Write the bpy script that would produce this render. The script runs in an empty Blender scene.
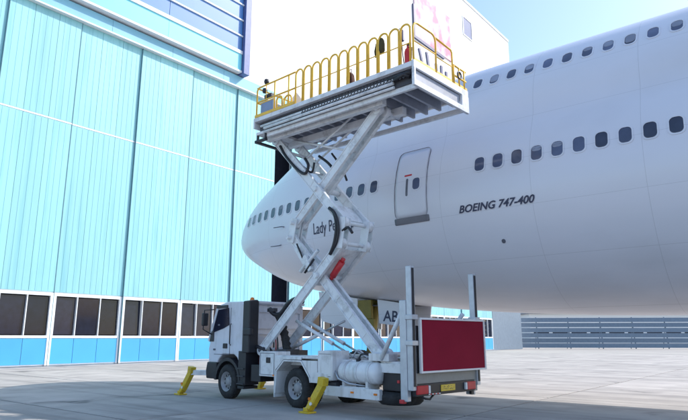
import bpy, math, random
from mathutils import Vector, Matrix
random.seed(7)
R = math.radians
sc = bpy.context.scene
col = sc.collection

# ------------------------------------------------------------------ camera
cam_d = bpy.data.cameras.new('camera'); cam = bpy.data.objects.new('camera', cam_d); col.objects.link(cam)
cam_d.sensor_width = 36.0; cam_d.lens = 36.0 * 580 / 688
cam_d.clip_start = .1; cam_d.clip_end = 4000
cam.location = (0, 0, 1.65)
cam.rotation_euler = (R(90 + 12.445), 0, R(129 - 90))
sc.camera = cam
# ------------------------------------------------------------------ sky and sun
SUN_EL, SUN_AZ = 40.0, 36.0           # azimuth measured from +Y towards +X
w = bpy.data.worlds.new('World'); sc.world = w; w.use_nodes = True
nt = w.node_tree; bg = nt.nodes['Background']
sky = nt.nodes.new('ShaderNodeTexSky'); sky.sky_type = 'NISHITA'; sky.sun_disc = False
sky.sun_elevation = R(SUN_EL); sky.sun_rotation = R(SUN_AZ)
sky.air_density = 1.2; sky.dust_density = 1.5; sky.ozone_density = 3.5
nt.links.new(sky.outputs[0], bg.inputs[0]); bg.inputs[1].default_value = .15
sd = bpy.data.lights.new('sun', 'SUN'); sun = bpy.data.objects.new('sun', sd); col.objects.link(sun)
sd.energy = 2.7; sd.angle = R(.6); sd.color = (1, .95, .88)
D = Vector((math.sin(R(SUN_AZ)) * math.cos(R(SUN_EL)), math.cos(R(SUN_AZ)) * math.cos(R(SUN_EL)), math.sin(R(SUN_EL))))
sun.rotation_euler = D.to_track_quat('Z', 'Y').to_euler()
sun.location = D * 120
vs = sc.view_settings
vs.view_transform = 'Standard'; vs.look = 'None'; vs.exposure = .87; vs.gamma = 1; vs.use_curve_mapping = False

# ------------------------------------------------------------------ materials
def mat(name, c, rough=.5, metal=0.0, vary=.12, scale=3.0, bump=.0, bscale=40.0, coat=0.0, rnd=0.0, dirt=None, dscale=1.2, damt=.5, spec=.5, stretch=None, world=False, streak=None, grid=None, spots=None):
    m = bpy.data.materials.new(name); m.use_nodes = True
    n = m.node_tree.nodes; l = m.node_tree.links; b = n['Principled BSDF']
    b.inputs['Roughness'].default_value = rough; b.inputs['Metallic'].default_value = metal
    b.inputs['Coat Weight'].default_value = coat; b.inputs['Specular IOR Level'].default_value = spec
    tc = n.new('ShaderNodeTexCoord'); src = tc.outputs['Object']
    if world:
        ge = n.new('ShaderNodeNewGeometry'); src = ge.outputs['Position']
    else:
        ob = n.new('ShaderNodeObjectInfo'); m1 = n.new('ShaderNodeMath'); m1.operation = 'MULTIPLY'; m1.inputs[1].default_value = 60
        l.new(ob.outputs['Random'], m1.inputs[0]); va = n.new('ShaderNodeVectorMath'); va.operation = 'ADD'
        l.new(src, va.inputs[0]); l.new(m1.outputs[0], va.inputs[1]); src = va.outputs[0]
    if stretch:
        mp = n.new('ShaderNodeMapping'); mp.inputs['Scale'].default_value = stretch
        l.new(src, mp.inputs[0]); src = mp.outputs[0]
    nz = n.new('ShaderNodeTexNoise'); nz.inputs['Scale'].default_value = scale; nz.inputs['Detail'].default_value = 6
    l.new(src, nz.inputs['Vector'])
    hs = n.new('ShaderNodeHueSaturation'); hs.inputs['Color'].default_value = (*c, 1)
    mr = n.new('ShaderNodeMapRange'); mr.inputs[1].default_value = .3; mr.inputs[2].default_value = .7
    mr.inputs[3].default_value = 1 - vary; mr.inputs[4].default_value = 1 + vary
    l.new(nz.outputs[0], mr.inputs[0])
    val = mr.outputs[0]
    if rnd:
        oi = n.new('ShaderNodeObjectInfo'); r2 = n.new('ShaderNodeMapRange')
        r2.inputs[3].default_value = 1 - rnd; r2.inputs[4].default_value = 1 + rnd
        l.new(oi.outputs['Random'], r2.inputs[0])
        mu = n.new('ShaderNodeMath'); mu.operation = 'MULTIPLY'; l.new(val, mu.inputs[0]); l.new(r2.outputs[0], mu.inputs[1]); val = mu.outputs[0]
    l.new(val, hs.inputs['Value'])
    out = hs.outputs[0]
    if dirt:
        n2 = n.new('ShaderNodeTexNoise'); n2.inputs['Scale'].default_value = dscale; n2.inputs['Detail'].default_value = 9; n2.inputs['Roughness'].default_value = .65
        l.new(src, n2.inputs['Vector'])
        r3 = n.new('ShaderNodeMapRange'); r3.inputs[1].default_value = .5; r3.inputs[2].default_value = .72; r3.inputs[4].default_value = damt
        l.new(n2.outputs[0], r3.inputs[0])
        mx = n.new('ShaderNodeMix'); mx.data_type = 'RGBA'; l.new(r3.outputs[0], mx.inputs['Factor'])
        l.new(out, mx.inputs['A']); mx.inputs['B'].default_value = (*dirt, 1); out = mx.outputs['Result']
    if streak:
        c2, st, amt = streak
        mp2 = n.new('ShaderNodeMapping'); mp2.inputs['Scale'].default_value = st; l.new(src, mp2.inputs[0])
        n4 = n.new('ShaderNodeTexNoise'); n4.inputs['Scale'].default_value = 1; n4.inputs['Detail'].default_value = 7; l.new(mp2.outputs[0], n4.inputs['Vector'])
        r4 = n.new('ShaderNodeMapRange'); r4.inputs[1].default_value = .52; r4.inputs[2].default_value = .72; r4.inputs[4].default_value = amt; l.new(n4.outputs[0], r4.inputs[0])
        m4 = n.new('ShaderNodeMix'); m4.data_type = 'RGBA'; l.new(r4.outputs[0], m4.inputs['Factor']); l.new(out, m4.inputs['A']); m4.inputs['B'].default_value = (*c2, 1); out = m4.outputs['Result']
    if spots:
        c3, sc3, amt3 = spots
        n6 = n.new('ShaderNodeTexNoise'); n6.inputs['Scale'].default_value = sc3; n6.inputs['Detail'].default_value = 3; n6.inputs['Distortion'].default_value = .6; l.new(src, n6.inputs['Vector'])
        r6 = n.new('ShaderNodeMapRange'); r6.inputs[1].default_value = .64; r6.inputs[2].default_value = .74; r6.inputs[4].default_value = amt3; l.new(n6.outputs[0], r6.inputs[0])
        m6 = n.new('ShaderNodeMix'); m6.data_type = 'RGBA'; l.new(r6.outputs[0], m6.inputs['Factor']); l.new(out, m6.inputs['A']); m6.inputs['B'].default_value = (*c3, 1); out = m6.outputs['Result']
    if grid:   # fine skin joints
        sp = n.new('ShaderNodeSeparateXYZ'); l.new(tc.outputs['Object'], sp.inputs[0]); acc = None
        for ax, step, wdt in grid:
            d1 = n.new('ShaderNodeMath'); d1.operation = 'DIVIDE'; d1.inputs[1].default_value = step; l.new(sp.outputs[ax], d1.inputs[0])
            d2 = n.new('ShaderNodeMath'); d2.operation = 'FRACT'; l.new(d1.outputs[0], d2.inputs[0])
            d3 = n.new('ShaderNodeMath'); d3.operation = 'LESS_THAN'; d3.inputs[1].default_value = wdt / step; l.new(d2.outputs[0], d3.inputs[0])
            if acc is None: acc = d3.outputs[0]
            else:
                mm = n.new('ShaderNodeMath'); mm.operation = 'MAXIMUM'; l.new(acc, mm.inputs[0]); l.new(d3.outputs[0], mm.inputs[1]); acc = mm.outputs[0]
        ml = n.new('ShaderNodeMath'); ml.operation = 'MULTIPLY'; ml.inputs[1].default_value = .3; l.new(acc, ml.inputs[0])
        m5 = n.new('ShaderNodeMix'); m5.data_type = 'RGBA'; l.new(ml.outputs[0], m5.inputs['Factor']); l.new(out, m5.inputs['A']); m5.inputs['B'].default_value = (.25, .25, .28, 1); out = m5.outputs['Result']
    l.new(out, b.inputs['Base Color'])
    if bump:
        n3 = n.new('ShaderNodeTexNoise'); n3.inputs['Scale'].default_value = bscale; n3.inputs['Detail'].default_value = 4
        l.new(src, n3.inputs['Vector'])
        bp = n.new('ShaderNodeBump'); bp.inputs['Strength'].default_value = bump; bp.inputs['Distance'].default_value = .02
        l.new(n3.outputs[0], bp.inputs['Height']); l.new(bp.outputs[0], b.inputs['Normal'])
    return m

M = {}
M['concrete'] = mat('concrete', (.37, .34, .32), .88, vary=.14, scale=.8, bump=.3, bscale=9, rnd=.09, dirt=(.21, .195, .185), dscale=.42, damt=.65, world=True, streak=((.15, .14, .14), (.12, 1.6, 1), .6), spots=((.07, .068, .07), .55, .8))
M['concrete_far'] = mat('concrete_far', (.36, .335, .31), .9, vary=.1, scale=.05, dirt=(.15, .145, .14), dscale=.12, damt=.5, world=True)
M['sealant'] = mat('sealant', (.06, .06, .06), .8)
M['plane_white'] = mat('plane_white', (.70, .70, .77), .34, vary=.02, scale=.5, coat=.15, dirt=(.62, .62, .63), dscale=.5, damt=.3, stretch=(.25, 1, 1), grid=[(0, 2.54, .012), (2, 1.21, .010)], streak=((.50, .50, .54), (1.1, 1.1, .14), .35), bump=.10, bscale=.9)
M['door_teal'] = mat('door_teal', (.27, .57, .62), .5, vary=.05, scale=.3, rnd=.07, dirt=(.22, .49, .54), dscale=.3, damt=.5, streak=((.16, .42, .48), (2.5, 2.5, .12), .6))
M['band_teal'] = mat('band_teal', (.20, .66, .80), .5, vary=.04, scale=.3, rnd=.03)
M['head_teal'] = mat('head_teal', (.20, .46, .60), .5, vary=.05, scale=.4, rnd=.04)
M['base_blue'] = mat('base_blue', (.06, .36, .66), .45, vary=.05, scale=.6, rnd=.06)
M['canopy_blue'] = mat('canopy_blue', (.075, .21, .50), .45, vary=.06, scale=.35, rnd=.04)
M['post_blue'] = mat('post_blue', (.11, .15, .34), .5)
M['frame_white'] = mat('frame_white', (.78, .80, .82), .45, vary=.04)
M['seam'] = mat('seam', (.10, .22, .27), .7)
M['wall_white'] = mat('wall_white', (.80, .80, .79), .6, vary=.03, scale=.2, rnd=.02, dirt=(.72, .73, .72), dscale=.2, damt=.4, stretch=(1, 1, .12))
M['dark_glass'] = mat('dark_glass', (.010, .013, .028), .06, vary=.2, spec=.35, rnd=.5)
M['cabin_glass'] = mat('cabin_glass', (.075, .09, .15), .12, vary=.15, spec=.6, rnd=.5)
M['blind_grey'] = mat('blind_grey', (.26, .28, .36), .4, rnd=.2)
M['gap_shade'] = mat('gap_shade', (.08, .095, .15), .9)  # dark colour standing in for the shade inside the hangar
M['roof_grey'] = mat('roof_grey', (.3, .3, .32), .8)
M['truck_white'] = mat('truck_white', (.76, .77, .79), .38, vary=.05, scale=2.5, coat=.2, dirt=(.30, .29, .28), dscale=2.6, damt=.6, streak=((.33, .31, .29), (5, 5, .8), .5))
M['arm_white'] = mat('arm_white', (.74, .76, .79), .42, vary=.06, scale=3, dirt=(.22, .21, .21), dscale=3.6, damt=.6)
M['cab_white'] = mat('cab_white', (.66, .66, .72), .35, vary=.04, scale=2, coat=.3, dirt=(.34, .33, .33), dscale=1.8, damt=.5, streak=((.36, .35, .36), (5, 5, .7), .45))
M['deck_grey'] = mat('deck_grey', (.34, .36, .42), .5, vary=.1, scale=3, dirt=(.18, .18, .2), dscale=2.5, damt=.5)
M['steel'] = mat('steel', (.45, .46, .48), .35, .85, vary=.1)
M['rim_grey'] = mat('rim_grey', (.33, .33, .35), .5, .2, vary=.15, scale=6, dirt=(.13, .12, .11), dscale=6, damt=.6)
M['galv'] = mat('galv', (.50, .53, .58), .45, .5, vary=.1, scale=6)
M['black'] = mat('black_plastic', (.018, .018, .024), .5, vary=.2)
M['frame_dark'] = mat('frame_dark', (.05, .05, .06), .6, vary=.2, dirt=(.11, .1, .09), damt=.5)
M['rubber'] = mat('rubber', (.022, .022, .024), .85, vary=.25, scale=8, dirt=(.09, .085, .08), dscale=5, damt=.4)
M['yellow'] = mat('yellow', (.86, .52, .06), .5, vary=.1, scale=4, dirt=(.5, .32, .06), dscale=5, damt=.5)
M['jack_yellow'] = mat('jack_yellow', (.68, .46, .02), .5, vary=.12, scale=7, dirt=(.18, .13, .04), dscale=7, damt=.7)
M['olive'] = mat('olive', (.22, .17, .03), .6, vary=.15)
M['maroon'] = mat('maroon', (.26, .010, .032), .8, spec=.15, vary=.06, scale=2, dirt=(.21, .010, .028), dscale=1.5, damt=.4)
M['board_white'] = mat('board_white', (.78, .75, .74), .5, vary=.05)
M['rear_grey'] = mat('rear_grey', (.30, .29, .27), .6, vary=.12, scale=4, dirt=(.16, .15, .14), dscale=4, damt=.6)
M['lamp_red'] = mat('lamp_red', (.50, .02, .03), .2, vary=.1)
M['lamp_amber'] = mat('lamp_amber', (.8, .22, .02), .2)
M['lamp_white'] = mat('lamp_white', (.8, .8, .8), .2)
M['plate_yellow'] = mat('plate_yellow', (.70, .48, .04), .4, vary=.06)
M['red'] = mat('red_paint', (.55, .03, .04), .4, vary=.1)
M['blue_grey'] = mat('blue_grey', (.22, .28, .42), .5, vary=.08)
M['pane_blue'] = mat('pane_blue', (.06, .09, .22), .3)
M['navy'] = mat('navy', (.03, .04, .14), .5)
M['ink'] = mat('ink', (.03, .035, .08), .5)
M['seal_grey'] = mat('seal_grey', (.11, .115, .15), .6)
M['scuff'] = mat('scuff', (.16, .16, .19), .4, .4)
M['coat_olive'] = mat('coat_olive', (.06, .05, .02), .9, vary=.3, scale=9)
M['bag_brown'] = mat('bag_brown', (.07, .025, .015), .9, vary=.3, scale=9)
M['fence_grey'] = mat('fence_grey', (.16, .21, .27), .6, vary=.08, rnd=.12)
M['engine_dark'] = mat('engine_dark', (.07, .02, .03), .6, vary=.3, scale=9)
# faded pink picture on a white panel
def pink_material():
    m = mat('faded_print', (.8, .78, .79), .6, vary=.03)
    n = m.node_tree.nodes; l = m.node_tree.links; b = n['Principled BSDF']
    tc = n.new('ShaderNodeTexCoord'); nz = n.new('ShaderNodeTexNoise'); nz.inputs['Scale'].default_value = .42; nz.inputs['Detail'].default_value = 3
    mp = n.new('ShaderNodeMapping'); mp.inputs['Location'].default_value = (0, 3.1, 1.7)
    l.new(tc.outputs['Object'], mp.inputs[0]); l.new(mp.outputs[0], nz.inputs['Vector'])
    cr = n.new('ShaderNodeValToRGB'); e = cr.color_ramp.elements
    e[0].position = .40; e[0].color = (.78, .55, .62, 1); e[1].position = .58; e[1].color = (.66, .13, .24, 1)
    l.new(nz.outputs[0], cr.inputs[0]); l.new(cr.outputs[0], b.inputs['Base Color'])
    return m
M['faded_print'] = pink_material()

# ------------------------------------------------------------------ mesh helpers
class MB:
    def __init__(s): s.v = []; s.f = []; s.sm = []
    def add(s, vs, fs, smooth=False):
        o = len(s.v); s.v += [tuple(q) for q in vs]; s.f += [tuple(i + o for i in f) for f in fs]; s.sm += [smooth] * len(fs); return s
    def box(s, x0, x1, y0, y1, z0, z1):
        vs = [(x, y, z) for z in (z0, z1) for y in (y0, y1) for x in (x0, x1)]
        return s.add(vs, [(0, 2, 3, 1), (4, 5, 7, 6), (0, 1, 5, 4), (2, 6, 7, 3), (0, 4, 6, 2), (1, 3, 7, 5)])
    def bar(s, p, q, wid, hei, up=(0, 1, 0)):
        """rectangular bar; wid along 'up', hei across it"""
        p, q = Vector(p), Vector(q); d = (q - p).normalized(); u = Vector(up); u = (u - d * u.dot(d)).normalized(); c = d.cross(u)
        vs = []
        for e in (p, q):
            for a, b in ((-1, -1), (1, -1), (1, 1), (-1, 1)): vs.append(e + u * (a * wid / 2) + c * (b * hei / 2))
        return s.add(vs, [(0, 1, 2, 3), (7, 6, 5, 4), (0, 4, 5, 1), (1, 5, 6, 2), (2, 6, 7, 3), (3, 7, 4, 0)])
    def tube(s, pts, r, n=10, caps=True):
        pts = [Vector(p) for p in pts]; rs = r if isinstance(r, (list, tuple)) else [r] * len(pts)
        vs, fs = [], []; pu = None
        for i, p in enumerate(pts):
            d = (pts[min(i + 1, len(pts) - 1)] - pts[max(i - 1, 0)]).normalized()
            if pu is None: pu = d.orthogonal().normalized()
            u = (pu - d * pu.dot(d)).normalized(); pu = u; c = d.cross(u)
            for k in range(n):
                a = 2 * math.pi * k / n; vs.append(p + (u * math.cos(a) + c * math.sin(a)) * rs[i])
        for i in range(len(pts) - 1):
            for k in range(n): fs.append((i * n + k, i * n + (k + 1) % n, (i + 1) * n + (k + 1) % n, (i + 1) * n + k))
        s.add(vs, fs, True)
        if caps:
            o = len(s.v) - len(vs)
            s.f.append(tuple(o + k for k in reversed(range(n)))); s.sm.append(False)
            b = o + (len(pts) - 1) * n; s.f.append(tuple(b + k for k in range(n))); s.sm.append(False)
        return s
    def prism(s, poly, y0, y1):
        """polygon in the xz plane extruded along y"""
        n = len(poly); vs = [(x, y0, z) for x, z in poly] + [(x, y1, z) for x, z in poly]
        fs = [tuple(range(n)), tuple(reversed(range(n, 2 * n)))] + [(i, i + n, (i + 1) % n + n, (i + 1) % n) for i in range(n)]
        return s.add(vs, fs)
    def prismx(s, poly, x0, x1):
        """polygon in the yz plane extruded along x"""
        n = len(poly); vs = [(x0, y, z) for y, z in poly] + [(x1, y, z) for y, z in poly]
        fs = [tuple(range(n)), tuple(reversed(range(n, 2 * n)))] + [(i, i + n, (i + 1) % n + n, (i + 1) % n) for i in range(n)]
        return s.add(vs, fs)
    def lathe(s, prof, c, axis='y', n=32):
        """profile of (radius, along) turned about an axis through c"""
        c = Vector(c); vs, fs = [], []
        for r, a in prof:
            for k in range(n):
                t = 2 * math.pi * k / n
                if axis == 'y': vs.append(c + Vector((r * math.cos(t), a, r * math.sin(t))))
                elif axis == 'x': vs.append(c + Vector((a, r * math.cos(t), r * math.sin(t))))
                else: vs.append(c + Vector((r * math.cos(t), r * math.sin(t), a)))
        for i in range(len(prof) - 1):
            for k in range(n): fs.append((i * n + k, i * n + (k + 1) % n, (i + 1) * n + (k + 1) % n, (i + 1) * n + k))
        return s.add(vs, fs, True)
    def mesh(s, name, m):
        me = bpy.data.meshes.new(name); me.from_pydata(s.v, [], s.f); me.materials.append(M[m] if isinstance(m, str) else m)
        import bmesh
        bm = bmesh.new(); bm.from_mesh(me); bmesh.ops.recalc_face_normals(bm, faces=bm.faces[:]); bm.to_mesh(me); bm.free()
        me.polygons.foreach_set('use_smooth', s.sm); me.update(); return me
    def build(s, name, m, parent=None, bevel=0.0, seg=2):
        o = bpy.data.objects.new(name, s.mesh(name, m)); col.objects.link(o); o.parent = parent
        if bevel:
            b = o.modifiers.new('bevel', 'BEVEL'); b.width = bevel; b.segments = seg; b.limit_method = 'ANGLE'; b.angle_limit = R(40)
        return o
def tag(o, label=None, cat=None, group=None, kind=None):
    if label: o['label'] = label
    if cat: o['category'] = cat
    if group: o['group'] = group
    if kind: o['kind'] = kind
    return o
def empty(name, loc=(0, 0, 0), rz=0):
    o = bpy.data.objects.new(name, None); col.objects.link(o); o.location = loc; o.rotation_euler = (0, 0, rz); o.empty_display_size = .3; return o
def inst(name, me, parent, loc=(0, 0, 0), rz=0):
    o = bpy.data.objects.new(name, me); col.objects.link(o); o.parent = parent; o.location = loc; o.rotation_euler = (0, 0, rz); return o

# ------------------------------------------------------------------ apron
g = MB(); g.add([(-900, -900, -.022), (900, -900, -.022), (900, 900, -.022), (-900, 900, -.022)], [(0, 1, 2, 3)])
apron = tag(g.build('apron_ground', 'concrete_far'), kind='structure')
S = 5.0; NX, NY = 10, 14; GX0, GY0 = -36.3, -3.0
g = MB(); g.add([(GX0, GY0, -.014), (GX0 + S * NX, GY0, -.014), (GX0 + S * NX, GY0 + S * NY, -.014), (GX0, GY0 + S * NY, -.014)], [(0, 1, 2, 3)])
g.build('joint_sealant', 'sealant', apron)
sl = MB(); h = S / 2 - .03
sl.add([(-h, -h, -.03), (h, -h, -.03), (h, h, -.03), (-h, h, -.03), (-h, -h, -.006), (h, -h, -.006), (h, h, -.006), (-h, h, -.006),
        (-h + .012, -h + .012, 0), (h - .012, -h + .012, 0), (h - .012, h - .012, 0), (-h + .012, h - .012, 0)],
       [(0, 1, 5, 4), (1, 2, 6, 5), (2, 3, 7, 6), (3, 0, 4, 7), (4, 5, 9, 8), (5, 6, 10, 9), (6, 7, 11, 10), (7, 4, 8, 11), (8, 9, 10, 11)])
slm = sl.mesh('slab', 'concrete')
for i in range(NX):
    for j in range(NY):
        o = inst('slab', slm, apron, (GX0 + S * (i + .5), GY0 + S * (j + .5), random.uniform(-.002, .0)))

# ------------------------------------------------------------------ hangar
FX = -36.5
hangar = empty('hangar', (FX, 35, 0))
tag(hangar, 'huge aircraft hangar with pale turquoise sliding doors and white upper wall behind the jet', 'hangar')
HY = -35  # hangar children use y relative to 35
def hb(): return MB()
# door leaves
LW = 4.6
PW = LW / 3
pan_up = MB(); pan_up.box(0, .05, .012, PW - .012, 15.42, 22.66); [pan_up.box(.05, .060, PW * t - .02, PW * t + .02, 15.46, 22.6) for t in (.25, .5, .75)]; pan_up = pan_up.mesh('panel', 'door_teal')
pan_lo = MB(); pan_lo.box(0, .05, .012, PW - .012, 4.42, 15.28); [pan_lo.box(.05, .060, PW * t - .02, PW * t + .02, 4.46, 15.24) for t in (.25, .5, .75)]; pan_lo = pan_lo.mesh('panel', 'door_teal')
pane_m = MB(); pane_m.box(0, .02, .06, PW - .06, 1.86, 4.12); pane_m = pane_m.mesh('window_pane', 'dark_glass')
base_m = MB(); base_m.box(0, .045, .015, PW - .015, .12, 1.62); base_m = base_m.mesh('base_panel', 'base_blue')
lf = MB()
lf.box(-.22, .0, .03, LW - .03, .04, 1.7).box(-.22, 0, .03, LW - .03, 4.25, 22.7)
lf.box(0, .07, .03, LW - .03, 4.18, 4.36).box(0, .07, .03, LW - .03, 1.66, 1.8).box(-.02, .065, .03, LW - .03, 15.30, 15.40)
for k in range(4):
    wd = .16 if k in (0, 3) else .05
    c = min(max(k * PW, .03 + wd / 2), LW - .03 - wd / 2)
    lf.box(-.2, .075, c - wd / 2, c + wd / 2, 1.8, 4.18)
lf.box(-.2, .075, .03, .15, .04, 1.66).box(-.2, .075, LW - .15, LW - .03, .04, 1.66)
leaf_m = lf.mesh('door_leaf', 'frame_white')
seam_m = MB(); seam_m.box(-.1, .12, .01, .045, .1, 22.6); seam_m = seam_m.mesh('leaf_seam', 'seam')
k = 0
starts = [35.1 - LW * (i + 1) for i in range(9)] + [37.25 + LW * i for i in range(9)]
for ys in starts:
    dx = (0, -.05)[k % 2]; k += 1
    L = inst('door_leaf', leaf_m, hangar, (dx, ys + HY, 0))
    for q in range(3):
        inst('panel', pan_up, L, (0, q * PW, 0)); inst('panel', pan_lo, L, (0, q * PW, 0))
        wp = inst('window_pane', pane_m, L, (-.08, q * PW, 0)); wp.rotation_euler = (0, R(random.uniform(-1.5, 1.5)), R(random.uniform(-1.2, 1.2))); inst('base_panel', base_m, L, (.005, q * PW, 0))
    inst('leaf_seam', seam_m, L, (0, -.035, 0))
# door head band and track
for ys in range(0, 19):
    y0 = -6.3 + ys * 5.0 + HY
    MB().box(-.35, .28, y0 + .01, y0 + 4.99, 22.72, 23.7).build('head_panel', 'head_teal', hangar)
MB().box(-.3, .40, -6.3 + HY, 88.7 + HY, 22.62, 22.72).build('head_rail', 'frame_white', hangar)
# canopy (blue clad bulkhead) above the left doors
y0, y1 = -6.3, 30.25
for z0, z1, wd, nm in ((25.55, 25.85, .75, 'thick'), (27.2, 27.32, .72, ''), (28.7, 28.82, .72, ''), (30.2, 30.32, .72, ''), (31.7, 31.82, .72, ''), (33.2, 33.32, .72, ''), (34.7, 34.82, .72, '')):
    MB().box(-.3, wd, y0 + HY, y1 + HY, z0, z1).build('canopy_rail', 'frame_white', hangar)
MB().box(-.3, .74, y0 + HY, y1 + HY, 23.86, 24.02).build('canopy_rail', 'frame_white', hangar)
zs = [25.85, 27.32, 28.82, 30.32, 31.82, 33.32, 34.82]; ze = [27.2, 28.7, 30.2, 31.7, 33.2, 34.7, 36.2]
for a, b in zip(zs, ze):
    for q in range(5):
        ya = y0 + q * (y1 - y0) / 5; MB().box(-.3, .62, ya + .02 + HY, ya + (y1 - y0) / 5 - .02 + HY, a, b).build('canopy_panel', 'canopy_blue', hangar)
for q in range(5):
    ya = y0 + q * (y1 - y0) / 5; MB().box(-.3, .66, ya + .01 + HY, ya + (y1 - y0) / 5 - .01 + HY, 24.02, 25.55).build('canopy_band', 'band_teal', hangar)
MB().box(-.3, .98, 30.28 + HY, 30.9 + HY, 23.75, 36.3).build('canopy_post', 'post_blue', hangar)
MB().box(-.3, .80, y0 + HY, 30.26 + HY, 36.2, 36.6).build('canopy_cap', 'frame_white', hangar)
# white upper wall, vertical panels
ROOF = 52.6
yy = 30.93
while yy < 88.0:
    MB().box(-.35, .10, yy + .015 + HY, yy + 2.985 + HY, 23.7, ROOF).build('wall_panel', 'wall_white', hangar); yy += 3.0
MB().box(-.5, .22, 30.93 + HY, yy + HY, ROOF, ROOF + .35).build('roof_edge', 'frame_white', hangar)
wf = MB(); wf.box(.1, .2, 73.6 + HY, 76.6 + HY, 46.6, 46.75).box(.1, .2, 73.6 + HY, 76.6 + HY, 49.65, 49.8).box(.1, .2, 73.6 + HY, 73.75 + HY, 46.75, 49.65).box(.1, .2, 76.45 + HY, 76.6 + HY, 46.75, 49.65)
wo = wf.build('window', 'frame_white', hangar)
MB().box(.1, .14, 73.75 + HY, 76.45 + HY, 46.75, 49.65).build('pane', 'pane_blue', wo)
# shell behind
sh = MB()
sh.box(-60, -.6, 30.93 + HY, yy + HY, ROOF - .4, ROOF).box(-60, -.6, -6.3 + HY, 30.9 + HY, 36.0, 36.4)
sh.build('roof', 'roof_grey', hangar)
sh = MB(); sh.box(-60, -.6, -6.9 + HY, -6.3 + HY, 0, 36).box(-60, -.6, 88.9 + HY, 89.5 + HY, 0, ROOF - .4).box(-60.5, -60, -6.9 + HY, 89.5 + HY, 0, ROOF - .4)
sh.box(-59, -.6, 30.3 + HY, 30.8 + HY, 36.5, ROOF - .4)
sh.build('side_wall', 'wall_white', hangar)
MB().box(-4.2, -4, 30 + HY, 42 + HY, 0, 22.5).build('gap_shade_sheet', 'gap_shade', hangar)  # dark sheet added behind the door gap in place of the unlit hangar depth
MB().box(-.6, .02, 78.7 + HY, 88.9 + HY, 0, 22.6).build('end_wall', 'fence_grey', hangar)

MB().box(-.5, .55, -6.3 + HY, 80 + HY, -.01, .012).build('door_track', 'steel', hangar)
# faded sign on the white wall
sign = empty('wall_sign', (FX + .1, 64, 40))
tag(sign, 'large white sign with faded pink picture and navy border high on the white hangar wall', 'sign')
MB().box(.01, .16, -4.4, 5.4, .35, 7.3).build('picture_panel', 'faded_print', sign)
MB().box(.01, .2, -4.75, -4.4, -.1, 4.8).build('border_strip', 'navy', sign)
MB().box(.01, .2, -4.4, 3.2, -.1, .32).build('border_strip', 'navy', sign)
for i, (ya, za, yb, zb, wd) in enumerate([(-3.4, -1.1, -2.7, -2.9, .45), (-1.5, -.9, -1.0, -3.2, .5), (.9, -1.6, 1.3, -3.9, .45), (2.4, -1.4, 2.4, -4.2, .5), (3.7, -1.8, 4.0, -4.3, .5), (-2.2, .9, -1.0, -.75, .35)][:5]):
    MB().bar((.08, ya, za), (.08, yb, zb), .12, wd, (1, 0, 0)).build('ink_stroke', 'navy', sign)

# ------------------------------------------------------------------ blast fence and far hall
u0 = Vector((math.sin(R(129)), -math.cos(R(129)), 0)); 
bf = empty('blast_fence', (-39.5, 90, 0), math.atan2(u0.y, u0.x) - R(4))
tag(bf, 'long grey slatted blast fence standing across the apron beyond the jet', 'fence')
for k in range(6):
    z = .15 + k * .80
    MB().prismx([(0 + k * .10, z), (.08 + k * .10, z), (.08 + k * .13 + .05, z + .66), (k * .13 + .05, z + .66)], 0, 60).build('slat', 'fence_grey', bf)
for k in range(13):
    MB().bar((k * 5, .25, 0), (k * 5, .95, 4.9), .14, .14).bar((k * 5, 2.2, 0), (k * 5, .8, 3.6), .1, .1).build('post', 'fence_grey', bf)
hall = empty('far_hall', (-75, 190, 0), math.atan2(u0.y, u0.x))
tag(hall, 'long low pale terminal hall on the horizon beyond the blast fence', 'building')
MB().box(0, 190, 0, 25, 0, 9.5).build('wall', 'wall_white', hall)
MB().box(-1, 191, -1, 26, 9.5, 10.2).build('roof', 'roof_grey', hall)
wm = MB(); wm.box(.1, 5.1, -.06, 0, 2.2, 4.2); wm = wm.mesh('window', 'dark_glass')
for k in range(30): inst('window', wm, hall, (1 + k * 6.2, 0, 0))

# ------------------------------------------------------------------ aircraft
TX, AY = -18.78, 16.75
plane = empty('jet_airliner', (0, AY, 0))
tag(plane, 'large white double-deck passenger jet parked nose-in towards the hangar', 'airplane')
def itp(tb, x):
    if x <= tb[0][0]: return tb[0][1]
    for (a, b), (c, d) in zip(tb, tb[1:]):
        if x <= c:
            i = tb.index((a, b)); p0 = tb[i - 1] if i > 0 else (a, b); p3 = tb[i + 2] if i + 2 < len(tb) else (c, d)
            t = (x - a) / (c - a); hh = c - a
            m0 = (d - p0[1]) / (c - p0[0]) * hh if i > 0 else (d - b); m1 = (p3[1] - b) / (p3[0] - a) * hh if p3 != (c, d) else 0
            return (2 * t**3 - 3 * t**2 + 1) * b + (t**3 - 2 * t**2 + t) * m0 + (-2 * t**3 + 3 * t**2) * d + (t**3 - t**2) * m1
    return tb[-1][1]
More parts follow.
